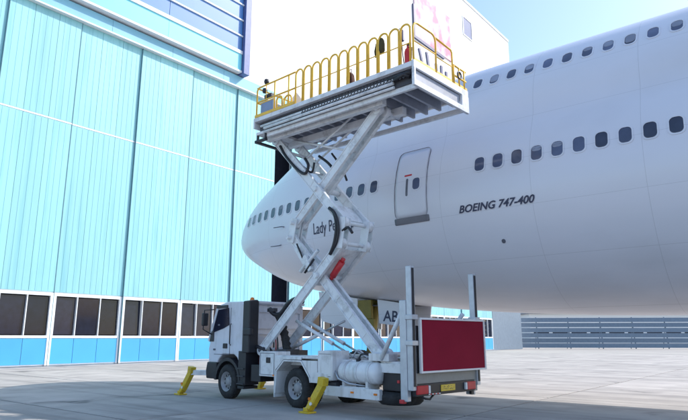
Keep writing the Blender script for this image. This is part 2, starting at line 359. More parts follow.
# tables run over sqrt(s) so the nose tip stays round
W_T = [(0, 0), (.5, .68), (1, 1.32), (1.5, 1.92), (2, 2.42), (2.4, 2.76), (2.8, 3.02), (3.2, 3.18), (3.6, 3.25), (9, 3.25)]
B_T = [(0, 5.55), (.35, 5.2), (.7, 4.85), (1.18, 4.36), (1.7, 3.72), (2.24, 3.2), (2.53, 2.97), (2.85, 2.75), (3.15, 2.54), (3.5, 2.35), (3.8, 2.24), (4.1, 2.2), (9, 2.2)]
T_T = [(0, 5.55), (.35, 6.0), (.7, 6.5), (1.0, 7.0), (1.3, 7.5), (1.6, 7.97), (1.84, 8.42), (2.1, 8.95), (2.4, 9.45), (2.8, 9.82), (3.3, 10.0), (9, 10.0)]
def tail(s): return 1.0 if s < 48 else max(.12, 1 - ((s - 48) / 22) ** 1.4)
def hwid(s, z):
    q = math.sqrt(max(s, 0)); wd = itp(W_T, q); zb = itp(B_T, q); zt = itp(T_T, q)
    zc = 5.55 - .1 * min(1, s / 6.0)
    if z < zc:
        t = (zc - z) / (zc - zb); return wd * math.sqrt(max(0, 1 - t * t))
    t = min(1, (z - zc) / (zt - zc)); e = math.sqrt(max(0, 1 - t * t))
    zz = 5.45 + t * 4.55
    a = 3.25**2 - (zz - 5.45)**2; b = 2.7**2 - (zz - 7.3)**2
    a = math.sqrt(a) if a > 0 else 0; b = math.sqrt(b) if b > 0 else 0
    dl = max(a, b) / 3.25
    k = min(1, max(0, (s - 3) / 5.5)); k = k * k * (3 - 2 * k)
    return wd * ((1 - k) * e + k * dl)
fu = MB(); st = [0.004, .02, .06, .12, .2, .3, .42, .56, .72, .9, 1.1, 1.32, 1.56, 1.82, 2.1, 2.4] + [2.7 + .35 * i for i in range(26)] + [12 + 2 * i for i in range(18)] + [48 + 2 * i for i in range(11)]
NA = 72; vs_, fs_ = [], []
for s in st:
    q = math.sqrt(s); zb = itp(B_T, q); zt = itp(T_T, q); zc = 5.55 - .1 * min(1, s / 6.0); tf = tail(s)
    for k in range(NA):
        a = 2 * math.pi * k / NA; sn = math.sin(a)
        z = zc + (zt - zc) * sn if sn > 0 else zc + (zc - zb) * sn
        y = hwid(s, z) * (1 if math.cos(a) > 0 else -1)
        if abs(math.cos(a)) < 1e-6: y = 0
        vs_.append((TX + s, y * tf, zt - (zt - z) * tf - (1 - tf) * .6))
for i in range(len(st) - 1):
    for k in range(NA): fs_.append((i * NA + k, i * NA + (k + 1) % NA, (i + 1) * NA + (k + 1) % NA, (i + 1) * NA + k))
vs_.append((TX, 0, 5.55)); c0 = len(vs_) - 1
for k in range(NA): fs_.append((c0, (k + 1) % NA, k))
e0 = (len(st) - 1) * NA; fs_.append(tuple(e0 + k for k in range(NA)))
fu.add(vs_, fs_, True)
fuselage = fu.build('fuselage', 'plane_white', plane)

def surf(x, z, off=0.0):
    """point on the port side of the fuselage, in the aircraft's own frame"""
    s = x - TX; e = .02
    y = -hwid(s, z)
    dyx = (-hwid(s + e, z) + hwid(s - e, z)) / (2 * e); dyz = (-hwid(s, z + e) + hwid(s, z - e)) / (2 * e)
    n = Vector((dyx, -1, dyz)).normalized()
    return Vector((x, y, z)) + n * off
def rrect(cx, cz, a, b, r, n=5):
    pts = []
    for sx, sz, a0 in ((1, 1, 0), (-1, 1, 90), (-1, -1, 180), (1, -1, 270)):
        for i in range(n + 1):
            t = R(a0 + 90 * i / n); pts.append((cx + sx * (a - r) + r * math.cos(t), cz + sz * (b - r) + r * math.sin(t)))
    return pts
def dens(poly, mx=.12):
    out = []
    for (a, b), (c, d) in zip(poly, poly[1:] + poly[:1]):
        n = max(1, int(math.ceil(math.hypot(c - a, d - b) / mx)))
        out += [(a + (c - a) * i / n, b + (d - b) * i / n) for i in range(n)]
    return out
def ring(outer, inner, off, depth):
    m = MB(); n = len(outer)
    vv = [surf(x, z, off * .2 - .01) for x, z in outer] + [surf(x, z, off) for x, z in outer] + [surf(x, z, off) for x, z in inner] + [surf(x, z, depth) for x, z in inner]
    ff = []
    for i in range(n):
        j = (i + 1) % n
        for r0 in range(3): ff.append((r0 * n + i, r0 * n + j, (r0 + 1) * n + j, (r0 + 1) * n + i))
    return m.add(vv, ff)
def patch(poly, off):
    """fan of a convex outline, laid on the skin with thickness"""
    poly = dens(poly)
    m = MB(); n = len(poly); cx = sum(p[0] for p in poly) / n; cz = sum(p[1] for p in poly) / n
    vv = [surf(cx, cz, off)]
    rings = 8
    for rr in range(1, rings + 1):
        for x, z in poly: vv.append(surf(cx + (x - cx) * rr / rings, cz + (z - cz) * rr / rings, off))
    vv += [surf(x, z, -.01) for x, z in poly]
    ff = [(0, 1 + i, 1 + (i + 1) % n) for i in range(n)]
    for rr in range(rings):
        for i in range(n): ff.append((1 + rr * n + i, 1 + rr * n + (i + 1) % n, 1 + (rr + 1) * n + (i + 1) % n, 1 + (rr + 1) * n + i))
    return m.add(vv, ff, True)
def cabin_window(x, z, a=.135, b=.19):
    o = ring(rrect(x, z, a + .035, b + .035, .12), rrect(x, z, a, b, .10), .012, .003).build('window', 'plane_white', plane)
    patch(rrect(x, z, a + .002, b + .002, .10), .005).build('pane', 'cabin_glass', o)
    if random.random() < .4:
        hh = random.choice((.35, .55, .8)) * b
        patch(rrect(x, z + b - hh - .01, a - .012, hh, .07), .0075).build('blind', 'blind_grey', o)
for i in range(15): cabin_window(-9.95 - .505 * i, 6.10)
for i in range(30): cabin_window(-6.42 + .508 * i, 6.10)
for i in range(30): cabin_window(-6.78 + .508 * i, 8.80, .125, .17)
# cockpit side windows
for i, (xa, xb, z0, z1) in enumerate([(-12.15, -11.55, 8.55, 9.0), (-12.95, -12.25, 8.35, 8.9)]):
    patch([(xa, z0), (xb, z0 + .05), (xb, z1), (xa + .12, z1 - .02)], .01).build('cockpit_window', 'dark_glass', plane)
# door
dx0, dx1, dz0, dz1 = -9.10, -8.06, 4.98, 7.0
cx, cz, a, b = (dx0 + dx1) / 2, (dz0 + dz1) / 2, (dx1 - dx0) / 2, (dz1 - dz0) / 2
door = patch(rrect(cx, cz, a, b, .14), .012).build('door', 'plane_white', plane)
ring(dens(rrect(cx, cz, a + .03, b + .03, .16)), dens(rrect(cx, cz, a + .03, b + .03, .16)), .02, .010).build('door_seal', 'seal_grey', door)
o = ring(rrect(cx + .2, cz - .08, .15, .2, .11), rrect(cx + .2, cz - .08, .12, .17, .09), .026, .012).build('door_window', 'plane_white', door)
patch(rrect(cx + .2, cz - .08, .122, .172, .09), .016).build('door_pane', 'cabin_glass', door)
patch(rrect(cx - .12, cz - .14, .035, .26, .03), .02).build('door_handle', 'scuff', door)
patch(rrect(cx - .10, cz + .22, .13, .025, .02), .016).build('handle_mark', 'red', door)
patch(rrect(cx, dz0 - .09, a + .06, .09, .03), .022).build('sill_plate', 'scuff', plane)
# lettering
def lettering(txt, x, z, size, sx, shear, bold, slope, name):
    cu = bpy.data.curves.new(name, 'FONT'); cu.body = txt; cu.size = size; cu.shear = shear; cu.offset = bold; cu.resolution_u = 3
    t = bpy.data.objects.new(name, cu); col.objects.link(t)
    dg = bpy.context.evaluated_depsgraph_get(); me = bpy.data.meshes.new_from_object(t.evaluated_get(dg))
    bpy.data.objects.remove(t)
    for v in me.vertices:
        px_, pz_ = x + v.co.x * sx, z + v.co.y + v.co.x * sx * slope
        v.co = surf(px_, pz_, .014)
    me.materials.clear(); me.materials.append(M['ink'])
    o = bpy.data.objects.new(name, me); col.objects.link(o); o.parent = plane; return o
lettering('BOEING 747-400', -7.08, 4.87, .27, 1.04, .32, .006, 0, 'type_lettering')
lettering('Lady Penelope', -12.62, 4.97, .52, .68, .08, 0.001, .0, 'name_lettering')
# probes and small ports on the nose
for x, z in ((-14.2, 5.45), (-14.5, 4.86)):
    p = surf(x, z, 0); q = surf(x, z, .10)
    MB().tube([p, q, q + Vector((-.38, -.02, 0))], .016, 8).build('probe', 'seal_grey', plane)
for x, z in ((-13.28, 5.72), (-6.0, 4.05)):
    patch(rrect(x, z, .05, .05, .045), .006).build('static_port', 'seal_grey', plane)
# nose gear
MB().tube([(-12.5, 0, .75), (-12.35, 0, 1.7)], .10, 14).tube([(-12.35, 0, 1.6), (-12.1, 0, 3.1)], .17, 14).bar((-12.3, 0, 1.5), (-13.6, 0, 3.1), .16, .14).build('gear_strut', 'olive', plane)
MB().box(-12.38, -11.8, -.72, -.60, 2.28, 2.92).box(-12.0, -11.7, -.72, -.60, 1.5, 2.28).build('gear_link', 'olive', plane, .02)
MB().tube([(-12.5, -.6, .62), (-12.5, .6, .62)], .08, 12).build('gear_axle', 'steel', plane)
def wheel(parent, c, r, wd, face, name='wheel', rim='rim_grey', n=36):
    """tyre and rim turned about y; face = -1 shows its dish towards -y"""
    h = wd / 2; f = face; rr = r * .56
    t = MB().lathe([(rr, -h * .86), (rr + .03, -h), (r * .86, -h), (r * .96, -h * .82), (r, -h * .55), (r, h * .55), (r * .96, h * .82), (r * .86, h), (rr + .03, h), (rr, h * .86)], c, 'y', n)
    for k in range(n):
        a0 = 2 * math.pi * k / n
        p = Vector(c) + Vector((math.cos(a0) * (r + .003), 0, math.sin(a0) * (r + .003)))
        t.bar(p + Vector((0, -h * .6, 0)), p + Vector((0, h * .6, 0)), .018, .05, (math.cos(a0), 0, math.sin(a0)))
    o = t.build(name, 'rubber', parent)
    m = MB().lathe([(rr + .012, f * h * .98), (rr, f * h * .9), (rr * .86, f * h * .72), (rr * .80, f * h * .35), (rr * .5, f * h * .30), (rr * .45, f * h * .62), (rr * .3, f * h * .70), (.001, f * h * .72)], c, 'y', 28)
    m.lathe([(rr + .0, -f * h * .9), (rr * .9, -f * h * .2), (.001, -f * h * .2)], c, 'y', 28)
    m.build('rim', rim, o)
    b = MB()
    for k in range(10):
        a0 = 2 * math.pi * k / 10; p = Vector(c) + Vector((math.cos(a0) * rr * .62, 0, math.sin(a0) * rr * .62))
        b.tube([p + Vector((0, f * h * .30, 0)), p + Vector((0, f * h * .46, 0))], .018, 6)
    tag(b.build('wheel_nuts', 'steel', o), kind='stuff')
    hb_ = MB()
    for k in range(10):
        a0 = 2 * math.pi * (k + .5) / 10; p = Vector(c) + Vector((math.cos(a0) * rr * .70, f * h * .356, math.sin(a0) * rr * .70))
        hb_.tube([p, p + Vector((0, f * .006, 0))], .03, 8)
    tag(hb_.build('vent_hole', 'black', o), kind='stuff')
    return o
wheel(plane, (-12.5, -.45, .62), .62, .45, -1); wheel(plane, (-12.5, .45, .62), .62, .45, 1)
def gear_door(poly, y, th=.05):
    return MB().prism(poly, y, y + th).build('gear_door', 'plane_white', plane, .01)
gear_door([(-14.15, 3.3), (-12.35, 2.98), (-12.40, 1.95), (-12.8, 1.97), (-14.0, 2.25)], -.75)
gd = gear_door([(-11.52, 2.92), (-10.3, 2.72), (-10.4, 2.0), (-11.45, 2.12)], -.75)
gear_door([(-14.15, 3.3), (-12.35, 2.98), (-12.40, 1.95), (-14.0, 2.25)], .70); gear_door([(-11.52, 2.92), (-10.3, 2.72), (-10.4, 2.0), (-11.45, 2.12)], .70)
def flat_text(txt, size, m, parent, loc, rot, sx=1, bold=0.0, name='lettering'):
    cu = bpy.data.curves.new(name, 'FONT'); cu.body = txt; cu.size = size; cu.offset = bold; cu.resolution_u = 3
    t = bpy.data.objects.new(name, cu); col.objects.link(t)
    me = bpy.data.meshes.new_from_object(t.evaluated_get(bpy.context.evaluated_depsgraph_get())); bpy.data.objects.remove(t)
    for v in me.vertices: v.co.x *= sx
    me.materials.clear(); me.materials.append(M[m])
    o = bpy.data.objects.new(name, me); col.objects.link(o); o.parent = parent; o.location = loc; o.rotation_euler = rot; return o
flat_text('AB', .50, 'ink', gd, (-11.28, -.756, 2.20), (R(90), R(4), 0), .95, .008)
# a strip of lining inside the wheel bay
MB().box(-14.0, -10.4, -.66, .66, 2.72, 2.74).build('wheel_bay', 'black', plane)

# ------------------------------------------------------------------ lift truck
truck = empty('scissor_lift_truck', (-10.19, 10.67, 0), R(-7))
tag(truck, 'white high-lift truck with raised scissor platform standing alongside the jet', 'lift truck')
T = truck
def B(name, m, *boxes, bevel=.012, parent=None):
    q = MB()
    for b_ in boxes: q.box(*b_)
    return q.build(name, m, parent or T, bevel)
# wheels
for y in (.16, 2.14): wheel(T, (-3.05, y, .46), .46, .28, -1 if y < 1 else 1)
for y, f in ((.15, -1), (.46, 1), (1.84, -1), (2.15, 1)): wheel(T, (0, y, .46), .46, .27, f)
MB().tube([(0, .3, .46), (0, 2.0, .46)], .09, 12).lathe([(.001, -.2), (.2, -.12), (.22, 0), (.2, .12), (.001, .2)], (0, 1.15, .46)).build('axle', 'frame_dark', T)
MB().tube([(-3.05, .3, .46), (-3.05, 2.0, .46)], .07, 12).build('axle', 'frame_dark', T)
B('chassis_rail', 'frame_dark', (-4.0, 3.5, .72, .80, .68, .96)); B('chassis_rail', 'frame_dark', (-4.0, 3.5, 1.5, 1.58, .68, .96))
B('subframe', 'truck_white', (-1.6, 3.5, .3, .45, .98, 1.16), (-1.6, 3.5, 1.85, 2.0, .98, 1.16), (-1.6, -1.45, .45, 1.85, .98, 1.16), (3.3, 3.45, .45, 1.85, .98, 1.16), (1.0, 1.15, .45, 1.85, .98, 1.16))
# cab
prof = [(-4.08, .95), (-4.12, 1.35), (-4.06, 1.55), (-3.70, 2.48), (-3.56, 2.62), (-3.2, 2.68), (-2.55, 2.66), (-2.38, 2.58), (-2.36, 1.02), (-2.55, 1.02), (-2.62, 1.12), (-2.78, 1.2), (-3.35, 1.2), (-3.55, 1.05), (-3.62, .95)]
cab = MB().prism(prof, .06, 2.24).build('cab', 'cab_white', T, .035, 3)
win = [(-3.92, 1.80), (-3.66, 2.46), (-3.10, 2.50), (-3.04, 2.02), (-3.35, 1.92)]
MB().prism(win, .045, .07).build('side_window', 'dark_glass', cab)
MB().prism(win, 2.23, 2.255).build('side_window', 'dark_glass', cab)
MB().add([(-4.075, .16, 1.60), (-4.075, 2.14, 1.60), (-3.735, 2.10, 2.47), (-3.735, .20, 2.47)], [(0, 1, 2, 3)]).build('windscreen', 'dark_glass', cab).modifiers.new('s', 'SOLIDIFY').thickness = .03
MB().bar((-4.10, .05, 1.56), (-3.68, .05, 2.52), .03, .10).build('pillar', 'cab_white', cab)
B('door_seam', 'seal_grey', (-3.0, -2.985, .052, .062, 1.2, 2.5), (-3.8, -3.0, .052, .062, 1.185, 1.2), bevel=0, parent=cab)
B('door_handle', 'black', (-3.32, -3.12, .03, .062, 1.36, 1.50), parent=cab)
B('corner_grille', 'black', (-4.06, -3.84, .035, .065, 1.55, 1.86), parent=cab)
B('roof_trim', 'black', (-3.72, -3.15, .02, .062, 2.50, 2.585), parent=cab)
B('front_panel', 'black', (-4.15, -4.10, .3, 2.0, .98, 1.42), parent=cab)
for y in (.2, 1.75): B('headlight', 'lamp_white', (-4.20, -4.12, y, y + .35, .78, .92), parent=cab)
# bumper, steps and arches in black plastic
bp = MB().prism([(-4.14, .50), (-4.18, .72), (-4.12, .97), (-3.62, .97), (-3.60, .72), (-3.66, .5)], .03, .45).prism([(-4.14, .50), (-4.18, .72), (-4.12, .97), (-3.95, .97), (-3.95, .5)], .45, 1.85).prism([(-4.14, .50), (-4.18, .72), (-4.12, .97), (-3.62, .97), (-3.60, .72), (-3.66, .5)], 1.85, 2.27)
bp.build('bumper', 'black', T, .03)
def arch(x, r, y0, y1, a0, a1, th, m, nm):
    n = 12; po = []
    for i in range(n + 1): t = R(a0 + (a1 - a0) * i / n); po.append((x + (r + th) * math.cos(t), .46 + (r + th) * math.sin(t)))
    for i in range(n, -1, -1): t = R(a0 + (a1 - a0) * i / n); po.append((x + r * math.cos(t), .46 + r * math.sin(t)))
    q = MB(); L_ = len(po)
    for i in range(n):
        a, b = po[i], po[i + 1]; c, d = po[L_ - 2 - i], po[L_ - 1 - i]
        q.prism([a, b, c, d], y0, y1)
    return q.build(nm, m, T)
arch(-3.05, .56, .03, .5, 5, 178, .09, 'black', 'wheel_arch'); arch(-3.05, .56, 1.8, 2.27, 5, 178, .09, 'black', 'wheel_arch')
B('mudguard', 'black', (-2.52, -2.16, .04, .5, .40, 1.3), (-2.5, -2.2, .03, .5, .30, .38)); B('mudguard', 'black', (-2.52, -2.16, 1.8, 2.26, .40, 1.3))
# air intake stack at the cab corner
MB().prismx([(.02, 1.25), (.34, 1.25), (.34, 2.66), (.28, 2.70), (.02, 2.66)], -2.345, -2.02).box(-2.30, -1.93, -.01, .10, 1.72, 1.92).build('intake_stack', 'black', T, .03)
# rear wall of the cab: pressed panels, lamp on top
pw = MB()
for y0, y1, z0, z1 in ((.55, 1.3, 1.9, 2.4), (1.42, 2.1, 1.9, 2.4), (.55, 2.1, 1.3, 1.78)):
    for b_ in ((y0, y1, z0, z0 + .035), (y0, y1, z1 - .035, z1), (y0, y0 + .035, z0 + .035, z1 - .035), (y1 - .035, y1, z0 + .035, z1 - .035)): pw.box(-2.362, -2.335, *b_)
pw.build('pressed_panel', 'cab_white', cab, .008)
MB().lathe([(.001, 0), (.07, 0), (.07, .05), (.05, .12), (.001, .14)], (-2.6, .5, 2.665), 'z', 16).build('beacon', 'lamp_amber', cab)
B('roof_lip', 'cab_white', (-2.42, -2.25, .4, 2.2, 2.60, 2.68), bevel=.03, parent=cab)
# mirrors
for y, s in ((.05, -1), (2.25, 1)):
    MB().tube([(-3.85, y, 2.48), (-4.1, y + s * .2, 2.46), (-4.1, y + s * .22, 1.9), (-3.95, y, 1.75)], .018, 8).build('mirror_arm', 'black', cab)
    B('mirror', 'black', (-4.16, -4.05, y + s * .17 - .09, y + s * .17 + .09, 2.0, 2.38), bevel=.03, parent=cab)
# engine hump, hoses and air tank behind the cab
MB().lathe([(.001, -.28), (.26, -.26), (.30, 0), (.26, .26), (.001, .28)], (-1.95, .72, 1.05), 'y').build('engine_cover', 'engine_dark', T)
B('battery_box', 'black', (-1.98, -1.55, .1, .6, .52, .95)); B('fuel_tank', 'frame_dark', (-1.45, -.85, 1.65, 2.25, .42, .98), bevel=.06)
MB().tube([(-2.2, .3, 1.35), (-1.95, .28, 1.42), (-1.7, .3, 1.36), (-1.55, .4, 1.1)], .05, 10).tube([(-2.3, .7, 1.5), (-2.0, .6, 1.5), (-1.75, .6, 1.3), (-1.7, .7, 1.0)], .035, 10).build('air_hose', 'black', T)
# body boxes
bx_ = B('locker', 'truck_white', (-1.5, -.80, .02, .5, .68, 1.31), bevel=.015)
B('latch', 'black', (-1.20, -1.02, .005, .03, 1.02, 1.16), parent=bx_)
bx_ = B('cabinet', 'truck_white', (.84, 1.35, .0, .55, .70, 1.36), bevel=.015)
[B('cabinet_seam', 'seal_grey', (.90, 1.29, -.004, .004, zz_, zz_ + .01), bevel=0, parent=bx_) for zz_ in (.78, 1.28)]
for z_ in (.72, 1.26): B('locker_seam', 'seal_grey', (-1.46, -.86, .014, .022, z_, z_ + .012), bevel=0)
for x_ in (-1.46, -.87): B('locker_seam', 'seal_grey', (x_, x_ + .012, .014, .022, .732, 1.26), bevel=0)
for x_ in (-.9, 1.9, 2.6): B('side_marker', 'lamp_amber', (x_, x_ + .09, .0 if x_ < 0 else .03, .03 if x_ < 0 else .052, .70 if x_ < 0 else .46, .74 if x_ < 0 else .50), bevel=.004)
MB().tube([(-2.93, .04, 1.45), (-2.93, .0, 1.5), (-2.93, .0, 2.0), (-2.93, .04, 2.05)], .014, 8).build('grab_handle', 'black', cab)
for z_ in (.42, .62, .82): B('step', 'frame_dark', (-2.5, -2.2, -.01, .06, z_, z_ + .03), bevel=.004)
for z_ in (1.5, 2.2): B('door_hinge', 'seal_grey', (-3.84 + (z_ - 1.5) * .3, -3.74 + (z_ - 1.5) * .3, .04, .062, z_ - .2, z_ - .15), bevel=.004, parent=cab)
for x_, r_ in ((-1.92, .02), (-1.82, .016), (-1.74, .02)):
    MB().tube([(-2.32, .9 + (x_ + 1.9), 1.6), (x_ - .1, .85, 1.72), (x_, .8, 1.5), (x_ + .08, .75, 1.12)], r_, 8).build('brake_line', 'red' if r_ < .02 else 'black', T)
for i in range(7): B('hazard_stripe', 'red' if i % 2 else 'board_white', (3.701, 3.708, .50 + i * .058, .555 + i * .058, .515, .535), bevel=0)
# octagonal rear mudguards
for ya, yb in ((-.02, .66), (1.64, 2.32)):
    P = [(-.76, .30), (-.72, .84), (-.42, 1.10), (.24, 1.10), (.56, .74), (.60, .62)]; q = MB()
    for (x0, z0), (x1, z1) in zip(P, P[1:]): q.bar((x0, (ya + yb) / 2, z0), (x1, (ya + yb) / 2, z1), yb - ya, .035, (0, 1, 0))
    q.build('rear_mudguard', 'truck_white', T)
B('mudflap', 'arm_white', (-.80, -.772, -.02, .62, .20, .82), bevel=.004)
MB().prism([(.26, 1.12), (.58, .76), (.6, .62), (1.2, .62), (1.2, .84), (.83, .86), (.83, 1.12)], -.01, .02).build('side_skirt', 'truck_white', T, .006)
MB().prism([(-.78, .86), (-.44, 1.13), (.24, 1.13), (.24, 1.2), (-.78, 1.2)], -.01, .02).build('side_skirt', 'truck_white', T, .006)
B('walkway', 'truck_white', (-.8, 1.3, .03, .62, 1.16, 1.22)); B('walkway', 'truck_white', (-.8, 2.6, 1.68, 2.27, 1.16, 1.22))
# hydraulic tank
tk = MB().lathe([(.001, 0), (.14, .02), (.215, .06), (.24, .12), (.24, 1.16), (.215, 1.22), (.14, 1.26), (.001, 1.28)], (1.38, .30, .90), 'x', 32).build('hydraulic_tank', 'truck_white', T)
for x in (1.66, 2.02, 2.38): MB().lathe([(.242, -.03), (.252, -.03), (.252, .03), (.242, .03)], (x, .30, .90), 'x', 32).build('strap', 'truck_white', tk)
MB().tube([(1.9, .30, 1.13), (1.9, .30, 1.2)], .06, 12).build('filler_cap', 'black', tk)
MB().box(1.55, 1.62, .12, .5, .55, .72).box(2.28, 2.35, .12, .5, .55, .72).box(1.5, 2.4, .1, .16, .55, .60).build('tank_cradle', 'truck_white', T)
for z in (.62, .68): pass
B('lower_rail', 'truck_white', (1.02, 2.75, .05, .16, .36, .58)); B('lower_rail', 'truck_white', (1.02, 2.75, 2.1, 2.2, .36, .58))
B('valve_block', 'frame_dark', (1.42, 1.56, .2, .5, .60, .68), (1.0, 1.4, .06, .3, .59, .66)); 
MB().tube([(1.3, .1, .95), (1.5, .05, .75), (1.8, .08, .66), (2.2, .2, .62)], .02, 8).tube([(2.3, .5, 1.3), (2.6, .4, 1.28), (2.75, .3, 1.1)], .025, 8).build('pipe', 'galv', T)
# bed frame to the rear
B('bed_beam', 'truck_white', (2.6, 3.5, .25, .42, .92, 1.12), (2.3, 2.9, .2, .5, 1.16, 1.32)); B('bed_beam', 'truck_white', (2.6, 3.5, 1.9, 2.05, .92, 1.12))
B('stowage_box', 'black', (2.62, 3.15, .3, .75, .55, .92))
MB().lathe([(.2, -.13), (.42, -.13), (.49, -.07), (.5, 0), (.49, .07), (.42, .13), (.2, .13)], (2.85, .62, .40), 'z', 36).build('spare_tyre', 'rubber', T)
B('reflector', 'red', (3.05, 3.12, .28, .31, .72, .78), bevel=.004)
# rear posts: outer sleeve and inner mast
for y in (-.02, 2.26):
    o = B('rear_post', 'galv', (3.40, 3.58, y, y + .12, .40, 2.42 if y < 1 else 2.1), bevel=.015)
    B('mast', 'galv', (3.585, 3.72, y + .01, y + .14, .62, 3.12), bevel=.012, parent=o)
    B('mast_channel', 'black', (3.722, 3.735, y + .045, y + .105, .7, 3.08), bevel=0, parent=o)
    [B('mast_clamp', 'galv', (3.56, 3.76, y - .02, y + .17, zz_, zz_ + .1), bevel=.01, parent=o) for zz_ in (1.5, 2.02)]
B('tow_hook', 'red', (3.38, 3.50, -.05, .05, .36, .44), bevel=.015)
MB().tube([(2.68, .2, 1.2), (3.45, .1, 2.3)], .05, 12).build('brace', 'arm_white', T); MB().tube([(2.68, 2.1, 1.2), (3.45, 2.2, 2.2)], .05, 12).build('brace', 'arm_white', T)
B('post_link', 'black', (3.45, 3.70, .16, .24, .95, 1.9), (3.45, 3.68, .16, .5, 1.38, 1.46)); 
# rear board
bd = MB().box(3.73, 3.77, .24, 2.52, .99, 2.02).build('rear_board', 'maroon', T)
MB().box(3.728, 3.79, .19, 2.57, .95, .99).box(3.728, 3.79, .19, 2.57, 2.02, 2.06).box(3.728, 3.79, .19, .24, .99, 2.02).box(3.728, 3.79, 2.52, 2.57, .99, 2.02).build('board_frame', 'board_white', bd, .006)
B('board_bracket', 'galv', (3.66, 3.725, 2.42, 2.62, 1.05, 1.15), (3.66, 3.725, 2.42, 2.62, 1.85, 1.95), (3.66, 3.725, 2.58, 2.66, 1.0, 2.0), parent=bd)
B('rear_plate', 'rear_grey', (3.60, 3.68, .12, 2.32, .74, 1.0), (3.60, 3.69, 2.18, 2.30, .50, .74), bevel=.008)
bpr = B('rear_bumper', 'black', (3.60, 3.70, .10, 2.18, .50, .74), bevel=.01)
for ya, yb in ((.10, .46), (1.84, 2.16)):
    l = B('tail_lamp', 'lamp_red', (3.70, 3.745, ya, yb, .54, .71), bevel=.012, parent=bpr)
    B('lamp_lens', 'lamp_white', (3.70, 3.75, yb + .01 if ya < 1 else ya - .07, yb + .06 if ya < 1 else ya - .01, .55, .70), bevel=.006, parent=bpr)
npl = B('number_plate', 'plate_yellow', (3.70, 3.715, .92, 1.42, .56, .69), bevel=.003, parent=bpr)
MB().box(3.71, 3.72, .9, 1.44, .545, .56).build('plate_surround', 'black', bpr)
q = MB()
for i in range(26):
    y = random.uniform(.94, 1.39); z = random.uniform(.585, .655); q.box(3.7155, 3.7175, y, y + random.uniform(.006, .02), z, z + random.uniform(.006, .022))
tag(q.build('worn_characters', 'ink', npl), kind='stuff')
MB().tube([(3.62, .25, .52), (3.66, .45, .44), (3.66, .6, .42), (3.64, .75, .5)], .022, 8).build('towing_cable', 'black', T)
MB().box(3.6, 3.66, 2.1, 2.2, .42, .5).build('lower_bracket', 'black', T)

# outrigger jacks
def jack(top, foot, arm_from, lamp=True):
    top, foot = Vector(top), Vector(foot); d = (foot - top).normalized()
    j = MB().bar(top, top + (foot - top) * .72, .15, .17, (0, 1, 0)).build('jack_leg', 'jack_yellow', T, .012)
    MB().bar(top + Vector((0, 0, -.02)), top + Vector((.03 * (1 if d.x < 0 else -1), 0, .16)), .17, .2).build('jack_head', 'jack_yellow', j, .012)
    MB().bar(top + (foot - top) * .70, foot + Vector((0, 0, .06)), .11, .11).build('jack_ram', 'steel', j)
    MB().bar(top + (foot - top) * .45, top + (foot - top) * .86, .17, .12).build('jack_sleeve', 'jack_yellow', j, .01)
    MB().box(foot.x - .16, foot.x + .16, foot.y - .13, foot.y + .13, 0, .04).box(foot.x - .07, foot.x + .07, foot.y - .07, foot.y + .07, .04, .12).build('foot_plate', 'jack_yellow', j, .008)
    n = Vector((0, -1, 0)) if foot.y < 1 else Vector((0, 1, 0))
    for t, m, ax in ((.50, 'lamp_amber', -.075), (.66, 'lamp_white', .05)):
        p = top + (foot - top) * t + n * .085 + Vector((ax, 0, 0))
        MB().tube([p, p + n * .03], .035, 12).build('marker_lamp', m, j)
    MB().bar(arm_from, top, .16, .14).build('outrigger_arm', 'truck_white', j, .01)
    return j
jack((-4.55, -.22, .66), (-4.98, -.30, 0), (-4.0, .30, .64)); jack((-4.55, 2.52, .66), (-4.98, 2.60, 0), (-4.0, 2.0, .64))
jack((1.26, -.22, .62), (.96, -.40, 0), (1.26, .45, .62)); jack((1.26, 2.52, .62), (.96, 2.70, 0), (1.26, 1.85, .62))

# scissor arms
A = {'TL': (-1.43, 7.22), 'JRu': (1.37, 4.42), 'JRl': (1.27, 3.92), 'BL': (-1.85, 1.33), 'TR': (2.43, 7.10), 'JLu': (-.66, 4.69), 'JLl': (-.78, 4.31), 'BR': (2.38, 1.28)}
def arm(a, b, y, hgt=.25, th=.09):
    p, q = Vector((a[0], y, a[1])), Vector((b[0], y, b[1])); d = (q - p).normalized(); c = Vector((-d.z, 0, d.x))
    o = MB().bar(p, q, th * .55, hgt, (0, 1, 0))
    for s in (-1, 1): o.bar(p + c * s * (hgt / 2 - .012), q + c * s * (hgt / 2 - .012), th, .03, (0, 1, 0))
    for e in (p, q): o.tube([e + Vector((0, -th * .75, 0)), e + Vector((0, th * .75, 0))], hgt * .58, 20)
    ob = o.build('scissor_arm', 'arm_white', T, .006)
    m = (p + q) / 2
    for e in (p, q): MB().tube([e + Vector((0, -th * 1.0, 0)), e + Vector((0, -th * .7, 0))], .055, 12).build('pivot_pin', 'seal_grey', ob)
    # stiffening ribs in the channel
    r = MB(); n = 7
    for i in range(1, n):
        e = p + (q - p) * i / n; r.bar(e - c * (hgt / 2 - .03), e + c * (hgt / 2 - .03), th * .8, .02, (0, 1, 0))
    tag(r.build('arm_rib', 'arm_white', ob), kind='stuff')
    return ob
for ya, yb in ((.35, .49), (1.19, .74)):
    arm(A['TL'], A['JRu'], ya); arm(A['JRl'], A['BL'], ya)
    arm(A['TR'], A['JLu'], yb, .24); arm(A['JLl'], A['BR'], yb, .24)
    for u_, l_, y in ((A['JRu'], A['JRl'], ya), (A['JLu'], A['JLl'], yb)):
        for dy in (-.085, .085):
            MB().bar((u_[0] + .03, y + dy, u_[1] + .13), (l_[0] - .02, y + dy, l_[1] - .13), .02, .27).build('joint_plate', 'arm_white', T, .006)
